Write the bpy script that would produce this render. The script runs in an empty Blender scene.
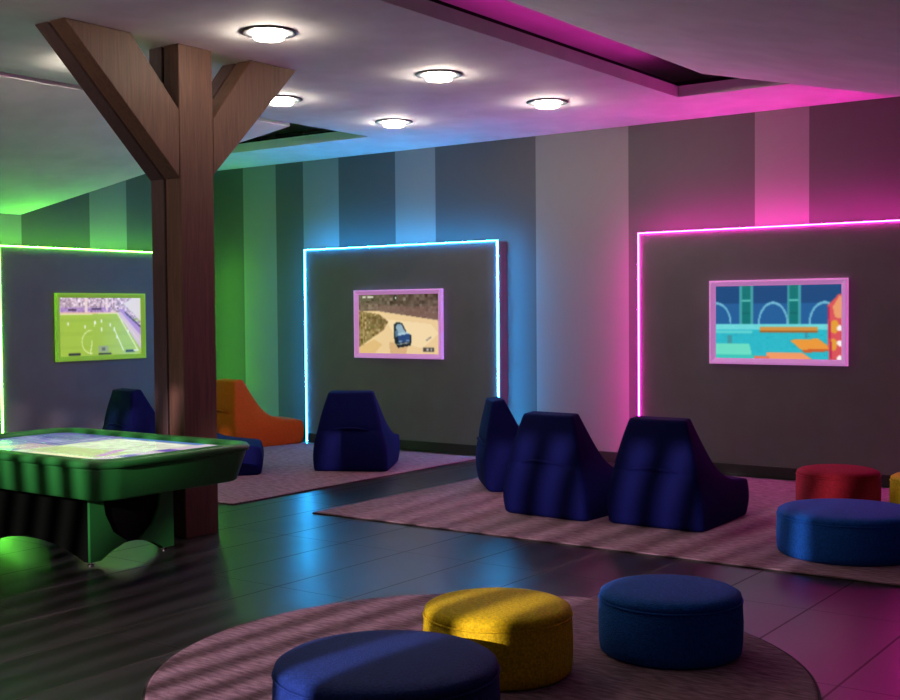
import bpy, bmesh, math, random
import numpy as np
from mathutils import Vector, Matrix
random.seed(3)
S = bpy.context.scene
COL = S.collection

# ------------------------------------------------------------------ camera
F_PX, YAW, PIT, ROL = 1190.79, 0.62727, 0.0325438, -0.00825989
fwd = Vector((-math.sin(YAW)*math.cos(PIT), math.cos(YAW)*math.cos(PIT), -math.sin(PIT)))
rgt = Vector((math.cos(YAW), math.sin(YAW), 0))
upv = rgt.cross(fwd)
r2 = math.cos(ROL)*rgt + math.sin(ROL)*upv
u2 = -math.sin(ROL)*rgt + math.cos(ROL)*upv
cam = bpy.data.cameras.new('camera')
cam.sensor_width = 36.0; cam.sensor_fit = 'HORIZONTAL'
cam.lens = 36.0*F_PX/900.0
co = bpy.data.objects.new('camera', cam); COL.objects.link(co)
co.matrix_world = Matrix(((r2.x, u2.x, -fwd.x, 0), (r2.y, u2.y, -fwd.y, 0), (r2.z, u2.z, -fwd.z, 1.6), (0, 0, 0, 1)))
S.camera = co

# ------------------------------------------------------------------ world, exposure, key light
w = bpy.data.worlds.new('world'); S.world = w; w.use_nodes = True
w.node_tree.nodes['Background'].inputs[0].default_value = (0.55, 0.5, 0.7, 1)
w.node_tree.nodes['Background'].inputs[1].default_value = 0.02
S.view_settings.view_transform = 'Standard'; S.view_settings.look = 'None'
S.view_settings.exposure = 0.0; S.view_settings.gamma = 1.0; S.view_settings.use_curve_mapping = False

def spot(name, loc, target, energy, color, size, angle, blend=0.4):
    l = bpy.data.lights.new(name, 'SPOT'); l.energy = energy; l.color = color
    l.shadow_soft_size = size; l.spot_size = math.radians(angle); l.spot_blend = blend
    o = bpy.data.objects.new(name, l); COL.objects.link(o); o.location = loc
    o.rotation_euler = (Vector(target)-Vector(loc)).to_track_quat('-Z', 'Y').to_euler()
    return o
# added key spot behind the viewer, casting stripes through the added slats
KEY = spot('key_spot', (-3.2, -5.6, 3.4), (-5.2, 7.5, 0.4), 5500, (1.0, 0.78, 0.84), 0.02, 60)

LED_CYAN, LED_MAG, LED_GRN = 100.0, 104.0, 85.0
LENS_W, LENS_SIDE = 34.0, 190.0
COVE_MAG, COVE_GRN = 4.5, 5.0

# ------------------------------------------------------------------ material helpers
def sl(c):
    return tuple((v/255/12.92 if v/255 <= 0.04045 else ((v/255+0.055)/1.055)**2.4) for v in c)
def mat(name, col, rough=0.6, metal=0.0, spec=0.5):
    m = bpy.data.materials.new(name); m.use_nodes = True
    b = m.node_tree.nodes['Principled BSDF']
    b.inputs['Base Color'].default_value = (*col, 1); b.inputs['Roughness'].default_value = rough
    b.inputs['Metallic'].default_value = metal; b.inputs['Specular IOR Level'].default_value = spec
    return m
def emit(name, col, s):
    m = mat(name, (0.02, 0.02, 0.02)); b = m.node_tree.nodes['Principled BSDF']
    b.inputs['Emission Color'].default_value = (*col, 1); b.inputs['Emission Strength'].default_value = s
    return m
def N(m, t, **kw):
    n = m.node_tree.nodes.new(t)
    for k, v in kw.items(): setattr(n, k, v)
    return n
def L(m, a, b): m.node_tree.links.new(a, b)
def BS(m): return m.node_tree.nodes['Principled BSDF']
def objcoord(m, scale=(1, 1, 1)):
    tc = N(m, 'ShaderNodeTexCoord'); mp = N(m, 'ShaderNodeMapping')
    mp.inputs['Scale'].default_value = scale
    L(m, tc.outputs['Object'], mp.inputs['Vector']); return mp.outputs['Vector']
def noise_col(m, vec, c1, c2, scale=5, detail=6, lo=.35, hi=.65):
    n = N(m, 'ShaderNodeTexNoise'); n.inputs['Scale'].default_value = scale; n.inputs['Detail'].default_value = detail
    L(m, vec, n.inputs['Vector'])
    r = N(m, 'ShaderNodeValToRGB'); e = r.color_ramp.elements
    e[0].position = lo; e[0].color = (*c1, 1); e[1].position = hi; e[1].color = (*c2, 1)
    L(m, n.outputs['Fac'], r.inputs['Fac']); L(m, r.outputs['Color'], BS(m).inputs['Base Color'])
    return n
def bump(m, fac, strength=.3, dist=.01):
    b = N(m, 'ShaderNodeBump'); b.inputs['Strength'].default_value = strength; b.inputs['Distance'].default_value = dist
    L(m, fac, b.inputs['Height']); L(m, b.outputs['Normal'], BS(m).inputs['Normal'])

def paint(name, col, rough=.7):
    m = mat(name, col, rough); v = objcoord(m)
    noise_col(m, v, tuple(c*.94 for c in col), tuple(c*1.05 for c in col), 3.0)
    return m
def stripes(name, axis, lo, hi, edges, dark, light, first_light):
    """painted vertical bands: hard steps along one axis of the wall"""
    m = mat(name, dark, .55); tc = N(m, 'ShaderNodeTexCoord'); sp = N(m, 'ShaderNodeSeparateXYZ')
    L(m, tc.outputs['Object'], sp.inputs[0])
    mr = N(m, 'ShaderNodeMapRange'); mr.inputs['From Min'].default_value = lo; mr.inputs['From Max'].default_value = hi
    L(m, sp.outputs[axis], mr.inputs['Value'])
    r = N(m, 'ShaderNodeValToRGB'); r.color_ramp.interpolation = 'CONSTANT'
    e = r.color_ramp.elements; c = first_light
    e[0].position = 0; e[0].color = (*(light if c else dark), 1)
    e.remove(e[1])
    for x in edges:
        c = not c; k = e.new((x-lo)/(hi-lo)); k.color = (*(light if c else dark), 1)
    L(m, mr.outputs[0], r.inputs['Fac']); L(m, r.outputs['Color'], BS(m).inputs['Base Color'])
    return m
def fabric(name, col, rough=.85, scale=85, strength=.3, sheen=0.0, var=.2, spec=.3):
    m = mat(name, col, rough, spec=spec); v = objcoord(m)
    n = noise_col(m, v, tuple(c*(1-var) for c in col), tuple(min(1, c*(1+var)) for c in col), scale, 3)
    vo = N(m, 'ShaderNodeTexVoronoi'); vo.inputs['Scale'].default_value = scale*1.6; L(m, v, vo.inputs['Vector'])
    bump(m, vo.outputs['Distance'], strength, .012)
    BS(m).inputs['Sheen Weight'].default_value = sheen
    return m

DARK, LIGHT = (.09, .086, .094), (.25, .243, .25)
M = {}
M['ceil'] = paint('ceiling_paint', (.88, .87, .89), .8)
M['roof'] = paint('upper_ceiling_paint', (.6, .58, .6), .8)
M['gap'] = mat('slot_shade_black', (.004, .004, .004), .9)  # shade inside the ceiling slot given as black colour
M['plain'] = paint('plain_wall_paint', (.10, .10, .11), .8)
M['wback'] = stripes('striped_wall_paint', 0, -12.1, 3, [-11.335, -10.776, -10.274, -9.709, -8.816, -8.241, -6.893, -5.754, -4.411, -3.844, -1.9, -0.6], DARK, LIGHT, False)
M['wleft'] = stripes('striped_side_wall_paint', 1, -3, 11.2, [5.6, 6.7, 7.3, 8.2, 9.1, 9.69], DARK, LIGHT, False)
M['panel'] = paint('panel_charcoal', (.145, .13, .152), .6)
M['base'] = mat('baseboard_dark', (.03, .026, .03), .4)
M['cyan'] = emit('led_cyan', (.02, .37, .92), LED_CYAN)
M['magenta'] = emit('led_magenta', (.90, .016, .43), LED_MAG)
M['green'] = emit('led_green', (.11, .72, .04), LED_GRN)
M['cove_magenta'] = emit('cove_magenta', (.90, .035, .50), COVE_MAG)
M['cove_green'] = emit('cove_green', (.2, .80, .15), COVE_GRN)
M['lens'] = emit('lamp_lens', (1.0, .87, .68), LENS_W)
M['lens_side'] = emit('lamp_lens_side', (1.0, .87, .68), LENS_SIDE)
M['ring'] = mat('lamp_ring', (.035, .036, .04), .5, .0)
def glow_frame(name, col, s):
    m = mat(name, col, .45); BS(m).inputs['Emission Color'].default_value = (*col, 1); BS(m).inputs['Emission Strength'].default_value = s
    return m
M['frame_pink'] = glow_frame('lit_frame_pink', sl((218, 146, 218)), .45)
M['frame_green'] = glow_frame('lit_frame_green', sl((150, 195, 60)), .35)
M['black'] = mat('black_plastic', (.01, .01, .012), .4)
M['metal'] = mat('chrome_foot', (.6, .6, .6), .25, 1.0)
M['table'] = mat('green_lacquer', (.022, .21, .04), .42)
M['table_shade'] = mat('shaded_lacquer', (.0015, .003, .002), .6, spec=.15)  # pedestal colour blackened to hold the shade under the table top

def wood(name, c1, c2):
    m = mat(name, c1, .6); v = objcoord(m, (14, 14, 1.0))
    n = noise_col(m, v, c1, c2, 2.2, 8, .3, .72); n.inputs['Distortion'].default_value = 1.4
    bump(m, n.outputs['Fac'], .25, .008)
    return m
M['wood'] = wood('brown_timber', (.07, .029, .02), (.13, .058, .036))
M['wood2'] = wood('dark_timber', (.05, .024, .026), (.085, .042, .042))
M['wood_gap'] = mat('timber_core', (.012, .008, .008), .9)

def rugmat(name, c1, c2, rot):
    m = mat(name, c1, .95, spec=.1); tc = N(m, 'ShaderNodeTexCoord'); mp = N(m, 'ShaderNodeMapping')
    mp.inputs['Scale'].default_value = (9.0, 40, 5); mp.inputs['Rotation'].default_value = (0, 0, rot)
    L(m, tc.outputs['Object'], mp.inputs['Vector'])
    n = noise_col(m, mp.outputs['Vector'], c1, c2, 1.3, 8, .32, .7)
    n2 = N(m, 'ShaderNodeTexNoise'); n2.inputs['Scale'].default_value = 160; L(m, tc.outputs['Object'], n2.inputs['Vector'])
    bump(m, n2.outputs['Fac'], .5, .01)
    return m
M['rug'] = rugmat('mauve_rug_pile', (.18, .10, .14), (.42, .26, .335), .0)
M['rug_edge'] = mat('rug_binding', (.03, .02, .022), .9)

def floormat():
    m = mat('dark_floor_tiles', (.02, .017, .02), .3, spec=.5)
    tc = N(m, 'ShaderNodeTexCoord'); sp = N(m, 'ShaderNodeSeparateXYZ'); L(m, tc.outputs['Object'], sp.inputs[0])
    def line(sock, off, per, wid):
        a = N(m, 'ShaderNodeMath', operation='SUBTRACT'); L(m, sock, a.inputs[0]); a.inputs[1].default_value = off
        b = N(m, 'ShaderNodeMath', operation='DIVIDE'); L(m, a.outputs[0], b.inputs[0]); b.inputs[1].default_value = per
        c = N(m, 'ShaderNodeMath', operation='ADD'); L(m, b.outputs[0], c.inputs[0]); c.inputs[1].default_value = 100.0 + wid/per/2
        d = N(m, 'ShaderNodeMath', operation='FRACT'); L(m, c.outputs[0], d.inputs[0])
        e = N(m, 'ShaderNodeMath', operation='LESS_THAN'); L(m, d.outputs[0], e.inputs[0]); e.inputs[1].default_value = wid/per
        return e.outputs[0], c.outputs[0]
    lx, cx = line(sp.outputs[0], -1.61, .546, .012)
    ly, cy = line(sp.outputs[1], 5.0, 1.2, .006)
    mx = N(m, 'ShaderNodeMath', operation='MAXIMUM'); L(m, lx, mx.inputs[0]); L(m, ly, mx.inputs[1])
    n = N(m, 'ShaderNodeTexNoise'); n.inputs['Scale'].default_value = 1.7; n.inputs['Detail'].default_value = 5
    L(m, tc.outputs['Object'], n.inputs['Vector'])
    r = N(m, 'ShaderNodeValToRGB'); r.color_ramp.elements[0].color = (.012, .010, .012, 1); r.color_ramp.elements[1].color = (.034, .028, .032, 1)
    L(m, n.outputs['Fac'], r.inputs['Fac'])
    mix = N(m, 'ShaderNodeMix', data_type='RGBA'); L(m, mx.outputs[0], mix.inputs[0])
    L(m, r.outputs['Color'], mix.inputs[6]); mix.inputs[7].default_value = (.045, .03, .034, 1)
    L(m, mix.outputs[2], BS(m).inputs['Base Color'])
    rr = N(m, 'ShaderNodeMapRange'); rr.inputs['To Min'].default_value = .24; rr.inputs['To Max'].default_value = .36
    L(m, n.outputs['Fac'], rr.inputs['Value'])
    r3 = N(m, 'ShaderNodeMath', operation='MAXIMUM'); L(m, rr.outputs[0], r3.inputs[0])
    g = N(m, 'ShaderNodeMath', operation='MULTIPLY'); L(m, mx.outputs[0], g.inputs[0]); g.inputs[1].default_value = .7
    L(m, g.outputs[0], r3.inputs[1]); L(m, r3.outputs[0], BS(m).inputs['Roughness'])
    iv = N(m, 'ShaderNodeMath', operation='SUBTRACT'); iv.inputs[0].default_value = 1.0; L(m, mx.outputs[0], iv.inputs[1])
    return m
M['floor'] = floormat()

# ------------------------------------------------------------------ mesh helpers
def link(name, me, m=None, parent=None, loc=(0, 0, 0)):
    o = bpy.data.objects.new(name, me); COL.objects.link(o); o.location = loc
    if m is not None and me is not None:
        for x in (m if isinstance(m, (list, tuple)) else [m]): me.materials.append(x)
    if parent is not None: o.parent = parent
    return o
def obj(name, bm, m, parent=None, loc=(0, 0, 0), smooth=False, recalc=True):
    me = bpy.data.meshes.new(name)
    if recalc: bmesh.ops.recalc_face_normals(bm, faces=bm.faces)
    bm.to_mesh(me); bm.free()
    if smooth:
        for p in me.polygons: p.use_smooth = True
    return link(name, me, m, parent, loc)
def struct(name, bm, m, **kw):
    o = obj(name, bm, m, **kw); o['kind'] = 'structure'; return o
def tag(o, label, cat, group=None):
    o['label'] = label; o['category'] = cat
    if group: o['group'] = group
    return o
def empty(name, loc, label, cat, group=None, rz=0):
    o = bpy.data.objects.new(name, None); COL.objects.link(o); o.location = loc; o.rotation_euler = (0, 0, rz)
    o.empty_display_size = .1
    return tag(o, label, cat, group)
def box(bm, x0, x1, y0, y1, z0, z1, bev=0):
    vs = [bm.verts.new(p) for p in ((x0, y0, z0), (x1, y0, z0), (x1, y1, z0), (x0, y1, z0), (x0, y0, z1), (x1, y0, z1), (x1, y1, z1), (x0, y1, z1))]
    fs = [bm.faces.new([vs[i] for i in f]) for f in ((0, 3, 2, 1), (4, 5, 6, 7), (0, 1, 5, 4), (1, 2, 6, 5), (2, 3, 7, 6), (3, 0, 4, 7))]
    if bev:
        es = list({e for f in fs for e in f.edges})
        bmesh.ops.bevel(bm, geom=es, offset=bev, segments=2, affect='EDGES', profile=.5)
    return fs
def bx(*a, **k):
    bm = bmesh.new(); box(bm, *a, **k); return bm
def prism(bm, pts, axis, a, b):
    """extrude polygon pts (2d) along axis from a to b"""
    def P(p, t):
        return (t, p[0], p[1]) if axis == 0 else (p[0], t, p[1]) if axis == 1 else (p[0], p[1], t)
    A = [bm.verts.new(P(p, a)) for p in pts]; B = [bm.verts.new(P(p, b)) for p in pts]
    bm.faces.new(A); bm.faces.new(B[::-1]); n = len(pts)
    for i in range(n): bm.faces.new((A[i], A[(i+1) % n], B[(i+1) % n], B[i]))
def lathe(bm, prof, seg=64, closed=False):
    rings = []
    for r, z in prof:
        if r < 1e-6: rings.append([bm.verts.new((0, 0, z))])
        else: rings.append([bm.verts.new((r*math.cos(2*math.pi*i/seg), r*math.sin(2*math.pi*i/seg), z)) for i in range(seg)])
    pairs = list(zip(rings, rings[1:]))
    if closed: pairs.append((rings[-1], rings[0]))
    for a, b in pairs:
        for i in range(seg):
            j = (i+1) % seg
            q = [a[i % len(a)], a[j % len(a)], b[j % len(b)], b[i % len(b)]]
            u = []
            for v in q:
                if v not in u: u.append(v)
            if len(u) > 2: bm.faces.new(u)

# ------------------------------------------------------------------ room shell
XL, XR, YF, YB, CZ = -12.0, 2.7, -2.6, 11.06, 3.49
PY = 10.86                       # face of the display panels on the back wall
struct('floor', bx(XL-.2, XR+.2, YF-.2, YB+.2, -.12, 0), M['floor'])
struct('wall_back', bx(XL-.2, XR+.2, YB, YB+.15, 0, 4.0), M['wback'])
struct('wall_left', bx(XL-.15, XL, YF, YB, 0, 4.0), M['wleft'])
struct('wall_right', bx(XR, XR+.15, YF, YB, 0, 4.0), M['plain'])
# front wall (behind the viewer) with an added slatted opening that shapes the key light
WX0, WX1, WZ0, WZ1 = -5.3, -3.05, 1.85, 2.83
bm = bmesh.new()
box(bm, XL-.2, WX0, YF-.15, YF, 0, 4.0); box(bm, WX1, XR+.2, YF-.15, YF, 0, 4.0)
box(bm, WX0, WX1, YF-.15, YF, 0, WZ0); box(bm, WX0, WX1, YF-.15, YF, WZ1, 4.0)
struct('wall_front', bm, M['plain'])
bm = bmesh.new(); nsl = 32
for i in range(nsl):
    x = WX0+(i+.5)*(WX1-WX0)/nsl
    prism(bm, [(max(WX0, min(WX1-.03, x-.018+.12)), WZ1), (max(WX0+.03, min(WX1, x+.018+.12)), WZ1), (max(WX0+.03, min(WX1, x+.018-.12)), WZ0), (max(WX0, min(WX1-.03, x-.018-.12)), WZ0)], 1, YF-.08, YF-.075)
box(bm, WX0, WX1, YF-.1, YF-.05, WZ1-.03, WZ1); box(bm, WX0, WX1, YF-.1, YF-.05, WZ0, WZ0+.03)
struct('stripe_slats_1', bm, M['black'])  # unseen slats added to stripe and limit the key spot

# ceiling: flat middle field + strip along the back wall, .1 thick lip
FX0, FX1, SY = -8.28, -4.61, 9.86
bm = bmesh.new()
prism(bm, [(FX0, YF), (FX1, YF), (FX1, SY), (XR, SY), (XR, YB), (XL, YB), (XL, SY+.1), (FX0, SY+.1)], 2, CZ, CZ+.10)
struct('ceiling', bm, M['ceil'])
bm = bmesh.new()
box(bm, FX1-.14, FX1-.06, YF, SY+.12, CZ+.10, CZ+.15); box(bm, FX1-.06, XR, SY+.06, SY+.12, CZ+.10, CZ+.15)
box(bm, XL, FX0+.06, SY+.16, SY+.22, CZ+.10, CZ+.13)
struct('slot_shade_1', bm, M['gap'])  # black boards added as the dark strip above the slot lip
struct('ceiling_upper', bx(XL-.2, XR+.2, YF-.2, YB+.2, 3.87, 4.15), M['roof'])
# sloping fields
RS = .228
def slope(name, a, b, c, d, th=.12):
    bm = bmesh.new()
    lo = [bm.verts.new(p) for p in (a, b, c, d)]; hi = [bm.verts.new((p[0], p[1], p[2]+th)) for p in (a, b, c, d)]
    bm.faces.new(lo); bm.faces.new(hi[::-1])
    for i in range(4): bm.faces.new((lo[i], lo[(i+1) % 4], hi[(i+1) % 4], hi[i]))
    return struct(name, bm, M['ceil'])
zr = CZ-RS*(XR+4.0)
slope('ceiling_right', (-4.0, YF, CZ), (XR, YF, zr), (XR, 9.0, zr), (-4.0, 9.0, CZ))
slope('ceiling_left', (FX0-.16, YF, CZ), (FX0-.16, 8.9, CZ), (XL, 8.2, 2.745), (XL, YF, 2.745))

# baseboards along the striped wall
def basebd(name, x0, x1): struct(name, bx(x0, x1, YB-.018, YB, 0, .115, bev=.004), M['base'])
basebd('baseboard_back', XL, -10.08); basebd('baseboard_middle', -7.205, -5.53); basebd('baseboard_right', -2.64, XR)
struct('baseboard_left', bx(XL, XL+.018, YF, 7.76, 0, .115, bev=.004), M['base'])

# ------------------------------------------------------------------ LED-edged display panels (local: x along wall, -y towards room)
def display_panel(cx, cy, rz, led, label, wid=2.84, hgt=2.365, dep=.2):
    t = empty('display_panel', (cx, cy, 0), label, 'wall panel', None, rz)
    h = wid/2
    obj('panel_board', bx(-h, h, -dep, 0, .0, hgt, bev=.004), M['panel'], t)
    obj('baseboard', bx(-h+.03, h-.03, -dep-.016, -dep, 0, .11, bev=.004), M['base'], t)
    s, o = .008, .008
    bm = bmesh.new()
    # three runs at the front edge, wrapped over the corner
    box(bm, -h-o, -h+s-o, -dep-.010, -dep+.010, .004, hgt+o)
    box(bm, h-s+o, h+o, -dep-.010, -dep+.010, .004, hgt+o)
    box(bm, -h+s-o, h-s+o, -dep-.010, -dep+.010, hgt-s+o, hgt+o)
    obj('led_strip', bm, led, t)
    return t
display_panel(-8.645, YB-.002, 0, M['cyan'], 'dark wall panel outlined in cyan light behind the car-racing screen')
display_panel(-4.09, YB-.002, 0, M['magenta'], 'dark wall panel outlined in magenta light behind the blue platform-game screen')
display_panel(XL+.002, 9.2, math.pi/2, M['green'], 'dark wall panel outlined in green light behind the football screen')

# ------------------------------------------------------------------ screens: pictures made of small lit cells
def mesh_screen(name, img, wid, hgt, parent, loc, flat=False, strength=1.0, matname='screen_picture'):
    H, W, _ = img.shape
    q = np.pad(img, ((1, 1), (1, 1), (0, 0)), 'edge')
    img = sum(q[a:a+H, b:b+W]*k for a, b, k in ((1, 1, .36), (0, 1, .12), (2, 1, .12), (1, 0, .12), (1, 2, .12), (0, 0, .04), (0, 2, .04), (2, 0, .04), (2, 2, .04)))
    xs = np.linspace(-wid/2, wid/2, W+1); zs = np.linspace(hgt/2, -hgt/2, H+1)
    V = [((x, 0, z) if not flat else (x, z, 0)) for z in zs for x in xs]
    Fc = [(j*(W+1)+i, (j+1)*(W+1)+i, (j+1)*(W+1)+i+1, j*(W+1)+i+1) for j in range(H) for i in range(W)]
    me = bpy.data.meshes.new(name); me.from_pydata(V, [], Fc)
    lin = np.where(img <= .04045, img/12.92, ((img+.055)/1.055)**2.4).reshape(-1, 3)
    a = me.color_attributes.new('picture', 'FLOAT_COLOR', 'CORNER')
    data = np.ones((len(lin), 4, 4), dtype=np.float32); data[:, :, :3] = lin[:, None, :]
    a.data.foreach_set('color', data.ravel())
    m = mat(matname, (.01, .01, .01), .25); n = N(m, 'ShaderNodeVertexColor'); n.layer_name = 'picture'
    L(m, n.outputs['Color'], BS(m).inputs['Emission Color']); BS(m).inputs['Emission Strength'].default_value = strength
    return link(name, me, m, parent, loc)
class Pic:
    def __init__(s, W, H, col):
        s.W, s.H = W, H; s.a = np.ones((H, W, 3))*np.array(col)/255.
        s.y, s.x = np.mgrid[0:H, 0:W]; s.x = (s.x+.5)/W; s.y = (s.y+.5)/H
    def put(s, k, col, al=1.0): s.a[k] = s.a[k]*(1-al)+np.array(col)/255.*al
    def rect(s, x0, y0, x1, y1, col, al=1.0): s.put((s.x >= x0) & (s.x < x1) & (s.y >= y0) & (s.y < y1), col, al)
    def ell(s, cx, cy, rx, ry, col, al=1.0): s.put(((s.x-cx)/rx)**2+((s.y-cy)/ry)**2 < 1, col, al)
    def ring(s, cx, cy, rx, ry, t, col, al=1.0, top=False):
        d = np.sqrt(((s.x-cx)/rx)**2+((s.y-cy)/ry)**2); k = abs(d-1) < t
        if top: k &= s.y < cy
        s.put(k, col, al)
    def line(s, x0, y0, x1, y1, wd, col, al=1.0):
        asp = s.W/s.H; px, py = (s.x-x0)*asp, s.y-y0; dx, dy = (x1-x0)*asp, y1-y0
        t = np.clip((px*dx+py*dy)/(dx*dx+dy*dy), 0, 1)
        s.put(np.hypot(px-t*dx, py-t*dy) < wd, col, al)
    def poly(s, pts, col, al=1.0):
        ins = np.zeros(s.x.shape, bool); n = len(pts)
        for i in range(n):
            (x0, y0), (x1, y1) = pts[i], pts[(i+1) % n]
            if y0 == y1: continue
            c = ((y0 > s.y) != (y1 > s.y)) & (s.x < (x1-x0)*(s.y-y0)/(y1-y0)+x0); ins ^= c
        s.put(ins, col, al); return ins
    def grain(s, k, amt, rng, cell=1):
        n = rng.normal(0, amt, (s.H//cell+1, s.W//cell+1)); n = np.kron(n, np.ones((cell, cell)))[:s.H, :s.W]
        s.a[k] = np.clip(s.a[k]+n[k][:, None], 0, 1)
rng = np.random.default_rng(5)

def pic_football():
    p = Pic(120, 72, (200, 175, 190)); p.grain(p.y < .5, .12, rng, 2)
    p.rect(0, .17, .62, .26, (176, 140, 196)); p.grain(p.y < .27, .06, rng, 2)
    p.rect(.10, .19, .2, .22, (70, 50, 70)); p.rect(.38, .18, .5, .21, (70, 50, 70))
    p.rect(.30, 0, .335, .25, (240, 215, 215)); p.rect(.555, 0, .585, .22, (240, 215, 220))
    p.rect(0, .25, .70, .29, (236, 196, 160))
    p.poly([(0, .29), (.70, .27), (1.0, .88), (1, 1), (0, 1)], (164, 196, 62))
    for i in range(0, 6, 2): p.poly([(0, .36+.115*i), (1, .36+.115*i), (1, .42+.115*i), (0, .42+.115*i)], (150, 184, 52), .45)
    p.poly([(.70, .27), (.80, .22), (1, .62), (1, .92)], (214, 190, 206))
    p.poly([(.72, .2), (.78, .2), (1, .55), (1, .68)], (176, 140, 200)); p.line(.80, .26, 1, .52, .012, (60, 44, 78))
    p.poly([(.78, .1), (.9, 0), (1, 0), (1, .42)], (226, 216, 214))
    p.line(.70, .27, .96, .94, .012, (232, 236, 170)); p.line(.76, .36, 1.0, .80, .006, (230, 230, 180))
    p.line(.42, .40, .36, .96, .008, (240, 245, 200)); p.line(.66, .55, .77, .92, .010, (244, 246, 206))
    p.ring(.38, .76, .12, .2, .05, (228, 238, 170), .9); p.rect(.385, .5, .52, 1, (160, 192, 58), .95)
    p.line(.0, .29, .70, .27, .006, (240, 240, 200))
    for x, y in ((.42, .43), (.5, .4), (.5, .55), (.61, .47), (.66, .55), (.1, .44), (.69, .68), (.3, .5), (.83, .6)):
        p.rect(x-.008, y-.03, x+.010, y+.03, (244, 246, 226))
    p.rect(.46, .83, .58, .94, (150, 164, 120)); p.rect(.5, .86, .54, .92, (90, 100, 80))
    p.rect(.10, .945, .24, .985, (40, 46, 36)); p.rect(.46, .955, .62, .985, (30, 34, 28)); p.rect(.80, .92, .92, .955, (40, 46, 36)); p.rect(.9, .92, .97, .95, (230, 235, 215))
    return p.a
def pic_racing():
    p = Pic(120, 72, (236, 200, 150))
    k = p.poly([(0, 0), (1, 0), (1, .44), (.25, .28), (0, .27)], (120, 92, 84)); p.grain(k, .05, rng, 3)
    k = p.poly([(0, 0), (1, 0), (1, .2), (.6, .22), (0, .12)], (92, 74, 64), .8); p.grain(k, .07, rng, 4)
    p.poly([(.2, .2), (.6, .2), (1, .34), (1, .42), (.4, .31)], (128, 96, 88), .7)
    p.poly([(0, .27), (.25, .29), (1, .44), (1, 1), (0, 1)], (240, 206, 156))
    p.poly([(.35, .42), (.9, .5), (1, .66), (.8, .9), (.5, .8)], (250, 224, 178), .8)
    k = p.poly([(0, .27), (.27, .34), (.38, .46), (.32, .6), (.1, .8), (0, .9)], (146, 116, 74)); p.grain(k, .09, rng, 3)
    k = p.poly([(.1, .38), (.26, .36), (.36, .46), (.28, .58), (.1, .6)], (120, 92, 60), .7); p.grain(k, .07, rng, 3)
    p.line(.05, .3, .06, .86, .012, (182, 148, 110), .8); p.poly([(0, .9), (.2, .76), (.3, .85), (.2, 1), (0, 1)], (226, 178, 116), .7)
    p.poly([(.39, .8), (.62, .86), (.6, 1), (.4, 1)], (206, 156, 110), .6)
    # blue car seen from behind and above
    p.poly([(.45, .5), (.55, .48), (.62, .66), (.67, .68), (.66, .86), (.5, .9), (.455, .8)], (26, 30, 44))
    p.ell(.505, .545, .055, .075, (30, 36, 50)); p.ell(.515, .555, .042, .06, (140, 168, 188)); p.poly([(.47, .55), (.545, .53), (.6, .63), (.5, .66)], (150, 178, 196)); p.poly([(.46, .62), (.5, .6), (.51, .7), (.47, .72)], (92, 122, 150))
    p.poly([(.495, .69), (.645, .65), (.65, .79), (.51, .82)], (44, 70, 124)); p.poly([(.5, .655), (.61, .63), (.64, .66), (.5, .70)], (176, 204, 222))
    p.rect(.51, .78, .55, .81, (120, 150, 190)); p.rect(.6, .76, .64, .79, (120, 150, 190)); p.line(.49, .845, .64, .81, .01, (150, 150, 150))
    # on-screen instruments
    p.rect(.05, .03, .09, .06, (244, 236, 226)); p.rect(.12, .03, .19, .06, (244, 236, 226)); p.ell(.47, .06, .022, .045, (20, 20, 22)); p.ell(.475, .06, .01, .02, (236, 230, 220))
    p.line(.85, .77, .9, .72, .012, (150, 140, 130)); p.rect(.81, .89, .94, .96, (78, 70, 66)); p.rect(.85, .9, .875, .95, (200, 190, 180)); p.rect(.9, .9, .915, .95, (190, 180, 170))
    return p.a
def pic_platforms():
    p = Pic(132, 78, (34, 96, 156)); p.rect(0, 0, 1, .25, (26, 74, 128))
    p.rect(0, .53, 1, 1, (44, 186, 204)); p.rect(0, .53, 1, .60, (112, 220, 224)); p.grain(p.y > .53, .008, rng, 3)
    for x in (.20, .58):
        p.rect(x, 0, x+.11, .53, (70, 160, 170)); p.rect(x+.02, 0, x+.09, .53, (14, 118, 118)); p.rect(x+.02, .19, x+.09, .22, (96, 196, 186)); p.rect(x+.02, .37, x+.09, .39, (8, 96, 100))
    for cx in (.01, .47, .87):
        p.ring(cx, .53, .115, .29, .06, (116, 188, 216), 1, True)
    p.rect(.0, .62, .3, .65, (96, 214, 214)); p.poly([(0, .80), (.28, .80), (.30, .95), (0, .95)], (110, 226, 200)); p.rect(0, .95, .33, 1, (64, 200, 190))
    p.rect(.10, .68, .14, .8, (70, 150, 160))
    p.rect(.36, .57, .82, .625, (214, 150, 70)); p.rect(.36, .61, .82, .635, (160, 100, 44)); p.rect(.72, .64, .745, .72, (60, 150, 170))
    p.poly([(.60, .74), (.82, .72), (.93, .85), (.69, .87)], (240, 156, 62)); p.poly([(.69, .87), (.93, .85), (.92, .885), (.72, .91)], (206, 96, 50))
    p.poly([(.42, .91), (.70, .91), (.78, 1.0), (.42, 1)], (246, 158, 104)); p.rect(.32, .96, .44, 1, (232, 122, 92))
    p.poly([(.89, .28), (.97, .14), (1, .12), (1, 1), (.9, 1)], (222, 86, 92)); p.poly([(.93, .3), (.98, .16), (1, .16), (1, .45), (.95, .44)], (240, 160, 110))
    p.ell(.945, .56, .035, .09, (232, 160, 60)); p.ell(.935, .8, .03, .08, (232, 160, 60)); p.line(.9, .3, .92, .98, .012, (190, 40, 90))
    for y in (.58, .78, .98): p.ell(.985, y, .022, .04, (255, 245, 245))
    return p.a
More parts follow.
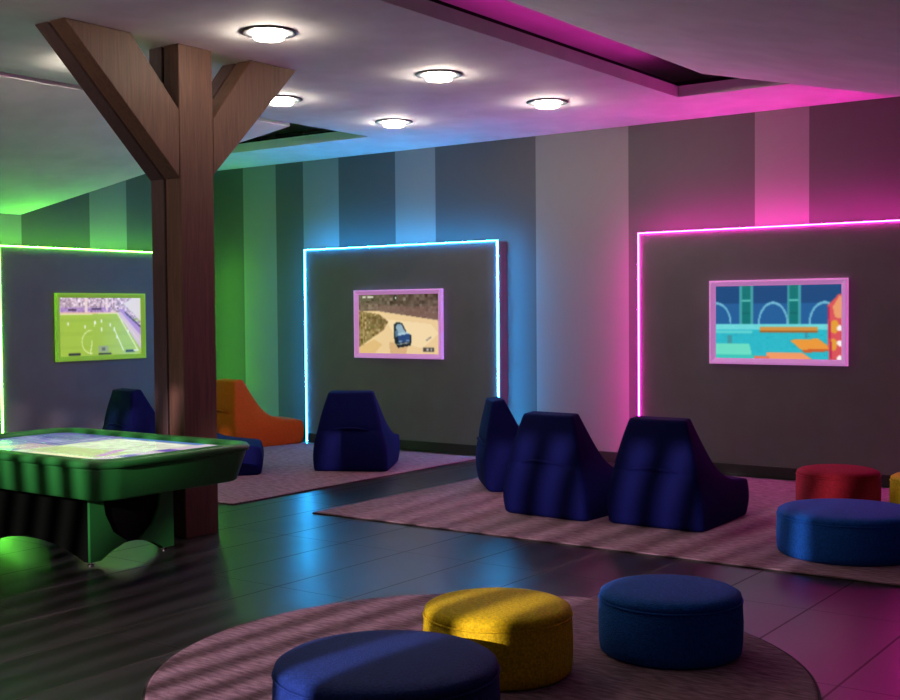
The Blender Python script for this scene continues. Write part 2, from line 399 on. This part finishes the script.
def television(loc, rz, frame, picfn, label, strength=1.0, wid=1.29, hgt=.80):
    t = empty('television', loc, label, 'television', None, rz)
    b, d = .056, .05
    bm = bmesh.new()
    # mitred frame: raised outer edge falling towards the glass
    o = [(-wid/2, -hgt/2), (wid/2, -hgt/2), (wid/2, hgt/2), (-wid/2, hgt/2)]
    i = [(x*(1-2*b/wid), z*(1-2*b/hgt)) for x, z in o]
    m_ = [(x*(1-.6*b/wid), z*(1-.6*b/hgt)) for x, z in o]
    rings = [[bm.verts.new((x, y, z)) for x, z in P] for P, y in ((o, 0), (o, -d), (m_, -d-.004), (i, -d+.022), (i, 0))]
    for A, B in list(zip(rings, rings[1:]))+[(rings[-1], rings[0])]:
        for k in range(4): bm.faces.new((A[k], A[(k+1) % 4], B[(k+1) % 4], B[k]))
    obj('frame', bm, frame, t)
    obj('housing', bx(-wid/2+.02, wid/2-.02, -.012, 0, -hgt/2+.02, hgt/2-.02), M['black'], t)
    s = mesh_screen('screen', picfn(), wid-2*b+.004, hgt-2*b+.004, t, (0, -.02, 0), strength=strength)
    return t
television((-8.60, PY-.004, 1.457), 0, M['frame_pink'], pic_racing, 'pink-framed wall screen showing a blue car on a sandy track', .95)
television((-4.07, PY-.004, 1.473), 0, M['frame_pink'], pic_platforms, 'pink-framed wall screen showing orange platforms over blue water', .95, 1.325, .80)
television((XL+.206, 9.12, 1.45), math.pi/2, M['frame_green'], pic_football, 'lime-framed wall screen showing a football match', .95)

# ------------------------------------------------------------------ timber post with two braces
post = empty('timber_post', (-6.61, 5.85, 0), 'dark brown timber post with two slanting braces rising to the ceiling', 'post')
hw = .157
def tim(name, pts, x0, x1, m):
    bm = bmesh.new(); prism(bm, pts, 0, x0, x1)
    bmesh.ops.recalc_face_normals(bm, faces=bm.faces)
    bmesh.ops.bevel(bm, geom=list(bm.edges), offset=.005, segments=1, affect='EDGES')
    return obj(name, bm, m, post)
col_pts = [(-hw, 0), (hw, 0), (hw, CZ), (-hw, CZ)]
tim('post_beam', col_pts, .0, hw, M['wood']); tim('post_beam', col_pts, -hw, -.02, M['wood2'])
tim('core', [(-hw+.03, 0), (hw-.03, 0), (hw-.03, CZ), (-hw+.03, CZ)], -.021, .001, M['wood_gap'])
lb = [(-hw-.004, 2.55), (-1.10, CZ-.002), (-.57, CZ-.002), (-hw-.004, 3.03)]
rb = [(hw+.004, 2.60), (1.04, CZ-.002), (.55, CZ-.002), (hw+.004, 3.0)]
for pts, a in ((lb, 'l'), (rb, 'r')):
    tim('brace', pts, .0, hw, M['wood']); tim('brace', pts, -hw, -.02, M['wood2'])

# ------------------------------------------------------------------ recessed downlights
def downlight(x, y, label):
    t = empty('ceiling_downlight', (x, y, CZ), label, 'ceiling light', 'round downlights in the flat ceiling')
    bm = bmesh.new(); lathe(bm, [(.19, 0), (.188, -.008), (.176, -.012), (.122, -.010), (.118, -.001), (.115, 0)], 56, True)
    obj('trim_ring', bm, M['ring'], t, smooth=True)
    bm = bmesh.new(); lathe(bm, [(.104, -.002), (.104, -.040), (.098, -.048), (.06, -.052), (0, -.053)], 56)
    for f in bm.faces:
        f.material_index = 1 if f.calc_center_median().z > -.041 else 0
    obj('lens', bm, [M['lens'], M['lens_side']], t, smooth=True)
for x, y, lab in ((-5.72, 5.84, 'large round ceiling light just right of the post top'), (-5.67, 7.70, 'round ceiling light in the middle, beside the long ceiling slot'),
                  (-7.43, 9.33, 'round ceiling light near the striped wall above the cyan panel'), (-5.65, 9.33, 'round ceiling light in pink glow near the corner of the slot'),
                  (-7.42, 7.72, 'round ceiling light half hidden behind the right brace'), (-7.5, 5.75, 'round ceiling light hidden behind the left brace of the post')):
    downlight(x, y, lab)
for x in (-5.70, -7.43):
    for y in (3.9, 2.0):
        downlight(x, y, 'round downlight nearer the viewer than the post, above the picture')

# cove strips lying on the upper side of the sloping ceiling fields
def strip(name, x, y0, y1, z, m, label):
    bm = bmesh.new(); box(bm, x-.02, x+.02, y0, y1, z, z+.03)
    return tag(obj(name, bm, m), label, 'light strip')
strip('cove_light_strip', -4.83, 6.8, 9.8, CZ+.10, M['cove_magenta'], 'magenta light strip hidden in the ceiling slot on the right')
strip('cove_light_strip', -8.0, 7.0, 10.4, CZ+.10, M['cove_green'], 'green light strip hidden in the ceiling slot on the left')

# ------------------------------------------------------------------ rugs
def rug_rect(x0, x1, y0, y1, label):
    t = empty('rug', ((x0+x1)/2, (y0+y1)/2, 0), label, 'rug')
    a, b = (x1-x0)/2, (y1-y0)/2
    obj('pile', bx(-a, a, -b, b, .002, .016, bev=.005), M['rug'], t)
    bm = bmesh.new(); box(bm, -a-.012, a+.012, -b-.012, b+.012, .0, .009); obj('binding', bm, M['rug_edge'], t)
rug_rect(-11.2, -7.27, 6.93, 10.62, 'mauve rectangular rug under the chairs facing the cyan panel')
rug_rect(-6.41, -1.3, 6.99, 10.66, 'mauve rectangular rug under the chairs and poufs facing the magenta panel')
t = empty('rug', (-2.975, 4.303, 0), 'round mauve rug in the foreground under three poufs', 'rug')
bm = bmesh.new(); lathe(bm, [(0, .016), (1.425, .016), (1.435, .011), (1.437, .002), (0, .002)], 128); obj('pile', bm, M['rug'], t)
bm = bmesh.new(); lathe(bm, [(1.2, .009), (1.447, .009), (1.449, 0), (1.2, 0)], 128, True); obj('binding', bm, M['rug_edge'], t)

# ------------------------------------------------------------------ poufs
FAB = {'blue': fabric('blue_textured_fabric', (.004, .10, .50)), 'navy': fabric('dark_blue_fabric', (.008, .036, .23)),
       'yellow': fabric('yellow_textured_fabric', (.80, .57, .008)), 'red': fabric('red_textured_fabric', (.26, .005, .018)),
       'lime': fabric('mustard_textured_fabric', (.55, .42, .01))}
def torus_prof(r, z, q, n=8):
    return [(r+q*math.cos(2*math.pi*i/n), z+q*math.sin(2*math.pi*i/n)) for i in range(n)]
def pouf(x, y, R, h, c, label):
    t = empty('pouf', (x, y, .016), label, 'pouf', 'round poufs on the rugs')
    h = h-.016
    bm = bmesh.new(); lathe(bm, [(0, 0), (R-.02, 0), (R-.004, .012), (R+.002, .05), (R+.004, h*.5), (R, h-.06), (R-.006, h-.045)], 80)
    obj('side', bm, FAB[c], t, smooth=True)
    bm = bmesh.new(); lathe(bm, [(R-.008, h-.048), (R-.002, h-.036), (R-.006, h-.018), (R-.03, h-.004), (R*.8, h+.004), (R*.4, h+.010), (0, h+.012)], 80)
    obj('cushion_top', bm, FAB[c], t, smooth=True)
    bm = bmesh.new(); lathe(bm, torus_prof(R-.001, h-.047, .0055), 80, True); obj('piping', bm, FAB[c], t, smooth=True)
pouf(-2.76, 3.39, .417, .325, 'navy', 'dark blue pouf at the front edge, nearest the viewer')
pouf(-2.899, 4.341, .328, .315, 'yellow', 'yellow pouf in the middle of the round rug')
pouf(-2.403, 5.041, .328, .309, 'blue', 'blue pouf right of the yellow one on the round rug')
pouf(-2.421, 7.724, .45, .305, 'blue', 'wide blue pouf on the rectangular rug in front of the red pouf')
pouf(-3.03, 9.40, .32, .33, 'red', 'red pouf behind the wide blue one')
pouf(-2.33, 9.55, .33, .31, 'lime', 'mustard yellow pouf cut by the right edge, beside the red one')

# ------------------------------------------------------------------ bean bag chairs (local: back at y=0, faces +y)
def chair_mesh():
    bm = bmesh.new()
    #         y     z    halfwidth
    prof = [(-.00, .00, .37), (-.035, .18, .385), (-.02, .385, .335), (.005, .41, .325), (-.01, .44, .32), (.03, .64, .275), (.06, .785, .225),
            (.17, .80, .215), (.26, .62, .265), (.36, .44, .315), (.52, .315, .36), (.92, .285, .35), (.965, .15, .36), (.93, .00, .34)]
    n = len(prof)
    Ls, Rs, Ms = [], [], []
    for k, (y, z, hh) in enumerate(prof):
        dy = 0; dz = 0
        if 1 <= k <= 6: dy = -.035
        if 8 <= k <= 9: dy = -.03
        if 10 <= k <= 11: dz = .02
        Ls.append(bm.verts.new((-hh, y, z))); Rs.append(bm.verts.new((hh, y, z))); Ms.append(bm.verts.new((0, y+dy, z+dz)))
    cr = bm.edges.layers.float.new('crease_edge')
    for k in range(n):
        j = (k+1) % n
        bm.faces.new((Ls[k], Ms[k], Ms[j], Ls[j])); bm.faces.new((Ms[k], Rs[k], Rs[j], Ms[j]))
    # side cheeks, bulging slightly: strips between back profile and front profile
    for side, A in ((-1, Ls), (1, Rs)):
        def midv(i, j, f=.5, out=.03):
            a, b = prof[i], prof[j]
            return bm.verts.new((side*((a[2]+b[2])/2+out), (a[0]*(1-f)+b[0]*f), (a[1]*(1-f)+b[1]*f)))
        pairs = [(6, 7), (5, 8), (4, 9), (3, 9), (2, 10), (1, 12), (0, 13)]
        mids = [None, midv(5, 8, .5, .012), midv(4, 9, .5, .02), None, midv(2, 10, .5, .03), midv(1, 12, .45, .035), midv(0, 13, .45, .0)]
        def q(*v):
            u = []
            for a in v:
                if a not in u: u.append(a)
            bm.faces.new(u)
        q(A[6], A[7], A[8], mids[1], A[5])
        q(A[5], mids[1], mids[2], A[4]); q(mids[1], A[8], A[9], mids[2])
        q(A[4], mids[2], mids[4], A[2], A[3]); q(mids[2], A[9], A[10], mids[4])
        q(A[2], mids[4], mids[5], A[1]); q(mids[4], A[10], A[11], A[12], mids[5])
        q(A[1], mids[5], mids[6], A[0]); q(mids[5], A[12], A[13], mids[6])
    # floor side: close the gap between the bottom strip and the cheeks
    bm.verts.ensure_lookup_table()
    bmesh.ops.holes_fill(bm, edges=[e for e in bm.edges if len(e.link_faces) == 1], sides=8)
    bmesh.ops.recalc_face_normals(bm, faces=bm.faces)
    for A in (Ls, Rs):
        for k in range(n):
            e = bm.edges.get((A[k], A[(k+1) % n]))
            if e: e[cr] = .55
    for a, b in ((6, .7), (7, .6), (11, .45), (0, .8), (13, .7)):
        for P, Q in ((Ls, Ms), (Ms, Rs)):
            e = bm.edges.get((P[a], Q[a]))
            if e: e[cr] = b
    me = bpy.data.meshes.new('beanbag'); bm.to_mesh(me); bm.free()
    o = bpy.data.objects.new('tmp', me); COL.objects.link(o)
    s = o.modifiers.new('s', 'SUBSURF'); s.levels = 3; s.render_levels = 3
    dg = bpy.context.evaluated_depsgraph_get(); dg.update()
    out = bpy.data.meshes.new_from_object(o.evaluated_get(dg))
    bpy.data.objects.remove(o)
    z0 = min(v.co.z for v in out.vertices)
    for v in out.vertices:
        v.co.z -= z0
    for p in out.polygons: p.use_smooth = True
    return out
def fold_mesh():
    """highlighted soft fold built as a raised strap across the middle of the back"""
    bm = bmesh.new(); n = 18; prev = None
    for i in range(n+1):
        u = i/n*2-1; x = u*.2; y = -.046+.014*u*u; z = .415+.022*(1-u*u); fo = max(.2, 1-u**4); y += .012*u**4
        ring = [bm.verts.new((x, y+a, z+b)) for a, b in ((-.003, -.010*fo), (-.006*fo, .0), (-.003, .010*fo), (.014, .010*fo), (.014, -.010*fo))]
        if prev:
            for k in range(5): bm.faces.new((prev[k], prev[(k+1) % 5], ring[(k+1) % 5], ring[k]))
        else: bm.faces.new(ring)
        prev = ring
    bm.faces.new(prev[::-1])
    bmesh.ops.recalc_face_normals(bm, faces=bm.faces)
    me = bpy.data.meshes.new('fold_strip'); bm.to_mesh(me); bm.free()
    for p in me.polygons: p.use_smooth = True
    return me
CH_BLUE = fabric('navy_beanbag_fabric', (.004, .006, .085), .8, 40, .12, .0, .06, .1)
CH_ORANGE = fabric('orange_beanbag_fabric', (.52, .088, .010), .75, 40, .12, .0, .06, .1)
me_chair = chair_mesh(); me_fold = fold_mesh()
me_chair.materials.clear(); me_chair.materials.append(CH_BLUE)
me_fold.materials.append(CH_BLUE)
me_chair_o = me_chair.copy(); me_chair_o.materials[0] = CH_ORANGE
me_fold_o = me_fold.copy(); me_fold_o.materials[0] = CH_ORANGE
def chair(x, y, face_deg, label, orange=False, s=1.0):
    t = empty('beanbag_chair', (x, y, .016), label, 'bean bag chair', 'bean bag chairs on the rugs', math.radians(face_deg-90))
    t.scale = (s, s, s)
    a = link('body', me_chair_o if orange else me_chair, None, t)
    b = link('back_fold', me_fold_o if orange else me_fold, None, t)  # raised strip standing for the highlight of a soft fold
    return t
# positions give the middle of the back's lower edge
chair(-3.85, 7.80, 90, 'navy bean bag chair in front of the magenta panel, right one of the close pair')
chair(-4.75, 7.75, 87, 'navy bean bag chair in front of the magenta panel, left one of the close pair')
chair(-6.05, 8.84, 41, 'navy bean bag chair half hidden at the right end of the cyan panel')
chair(-7.72, 8.94, 119, 'navy bean bag chair alone in front of the car-racing screen')
chair(-10.1, 8.0, 77, 'navy bean bag chair behind the green table, in front of the football screen')
chair(-9.2, 7.88, 44, 'navy bean bag chair hidden behind the timber post, only its seat showing')
chair(-10.46, 9.8, 77, 'orange bean bag chair beside the timber post near the wall', True)

# ------------------------------------------------------------------ green interactive game table
TX0, TX1, TY0, TY1, TZ = -7.65, -5.60, 4.30, 5.60, .75
tb = empty('game_table', (0, 0, 0), 'green game table with a glowing screen top and rounded corners', 'game table')
def rrect(x0, x1, y0, y1, r, n=8):
    pts = []
    for cx, cy, a0 in ((x1-r, y1-r, 0), (x0+r, y1-r, 90), (x0+r, y0+r, 180), (x1-r, y0+r, 270)):
        for i in range(n+1):
            a = math.radians(a0+90*i/n); pts.append((cx+r*math.cos(a), cy+r*math.sin(a)))
    return pts
def loft(bm, loops, cap0=True, cap1=True, ring=False):
    R = [[bm.verts.new((x, y, z)) for x, y in P] for P, z in loops]
    prs = list(zip(R, R[1:]))+([(R[-1], R[0])] if ring else [])
    for A, B in prs:
        for i in range(len(A)): bm.faces.new((A[i], A[(i+1) % len(A)], B[(i+1) % len(A)], B[i]))
    if not ring and cap0: bm.faces.new(R[0][::-1])
    if not ring and cap1: bm.faces.new(R[-1])
def rr(d, r): return rrect(TX0+d, TX1-d, TY0+d, TY1-d, max(r, .02))
bm = bmesh.new()
loft(bm, [(rr(0, .2), TZ-.045), (rr(-.004, .2), TZ-.02), (rr(.006, .2), TZ-.003), (rr(.02, .19), TZ), (rr(.10, .13), TZ), (rr(.115, .12), TZ-.02), (rr(.115, .12), TZ-.045)], ring=True)
obj('rim', bm, M['table'], tb, smooth=True)
bm = bmesh.new()
loft(bm, [(rr(.085, .14), .505), (rr(.07, .15), .515), (rr(.022, .17), TZ-.06), (rr(.02, .17), TZ-.046)])
obj('apron', bm, M['table'], tb, smooth=True)
# glass picture
def pic_table():
    W, H = 140, 84; p = Pic(W, H, (96, 92, 168))
    n = np.sin(p.x*17+p.y*9)+np.sin(p.y*23-p.x*6)+np.sin(p.x*41+3*np.sin(p.y*11)); p.a += (n*.06)[:, :, None]*np.array([1, .9, .6])
    for i in range(9): p.line(.05+.05*i, 1, .0+.045*i, 0, .012, (212, 190, 214), .7)
    p.rect(.0, .0, .30, .3, (70, 64, 140), .6); p.rect(.24, .55, .40, .8, (226, 186, 176), .7)
    p.poly([(.40, .0), (.84, 0), (.84, 1), (.40, 1)], (206, 210, 188)); k = (p.x > .4) & (p.x < .84); p.grain(k, .05, rng, 3)
    p.rect(.42, .55, .82, .8, (178, 190, 120), .7); p.rect(.45, .1, .8, .14, (236, 236, 226)); p.rect(.5, .82, .8, .9, (240, 230, 190)); p.line(.72, .5, .8, .75, .03, (196, 140, 206)); p.rect(.40, 0, .84, .07, (90, 120, 190))
    for i in range(14): p.rect(.42+.03*i, .15, .425+.03*i, .5, (234, 238, 226), .8)
    p.rect(.84, 0, 1, 1, (206, 186, 206)); p.rect(.84, .3, .97, .42, (110, 84, 176)); p.rect(.86, .6, 1, .72, (110, 90, 180)); p.rect(.95, 0, 1, .5, (70, 120, 150))
    p.a = np.clip(p.a, 0, 1); return p.a[::-1]
sc = mesh_screen('screen', pic_table()[::-1], TX1-TX0-.23, TY1-TY0-.23, tb, ((TX0+TX1)/2, (TY0+TY1)/2, TZ-.028), flat=True, strength=1.0, matname='table_picture')
# pedestal: four arched walls
px0, px1, py0, py1, pz = -7.45, -6.25, 4.72, 5.38, .53
def arch_wall(a, b, top, foot=.07, hgt=.09, n=14, zlow=.025):
    P = [(a, zlow), (a, top), (b, top), (b, zlow), (b-foot, zlow)]
    for i in range(1, n):
        u = i/n; x = (b-foot)+(a-b+2*foot)*u; P.append((x, zlow+hgt*(1-abs(2*u-1)**2.2)))
    P.append((a+foot, zlow)); return P
bm = bmesh.new()
prism(bm, arch_wall(px0, px1, pz, .06, .10), 1, py0, py0+.03); prism(bm, arch_wall(px0, px1, pz, .06, .34), 1, py1-.03, py1)
prism(bm, arch_wall(py0+.03, py1-.03, pz, .05, .09), 0, px1-.03, px1); prism(bm, arch_wall(py0+.03, py1-.03, pz, .05, .34), 0, px0, px0+.03)
obj('pedestal', bm, M['table_shade'], tb)
for fx in (px0+.03, px1-.03):
    for fy in (py0+.03, py1-.03):
        bm = bmesh.new(); lathe(bm, [(0, 0), (.022, 0), (.022, .008), (.010, .012), (.010, .03), (0, .03)], 20)
        obj('foot', bm, M['metal'], tb, loc=(fx, fy, 0), smooth=False)

for X0, X1 in ((px1-.002, px1+.02), (px0-.02, px0+.002)):
    for f in (1, -1):
        yc = (py0+py1)/2; q = [(-.34, .03), (-.34, .506), (-.25, .506), (-.22, .32), (-.16, .2), (-.05, .125), (-.10, .105), (-.18, .075), (-.26, .03)]
        bm = bmesh.new(); prism(bm, [(yc+f*a, b) for a, b in q], 0, X0, X1); obj('leg', bm, M['table'], tb)
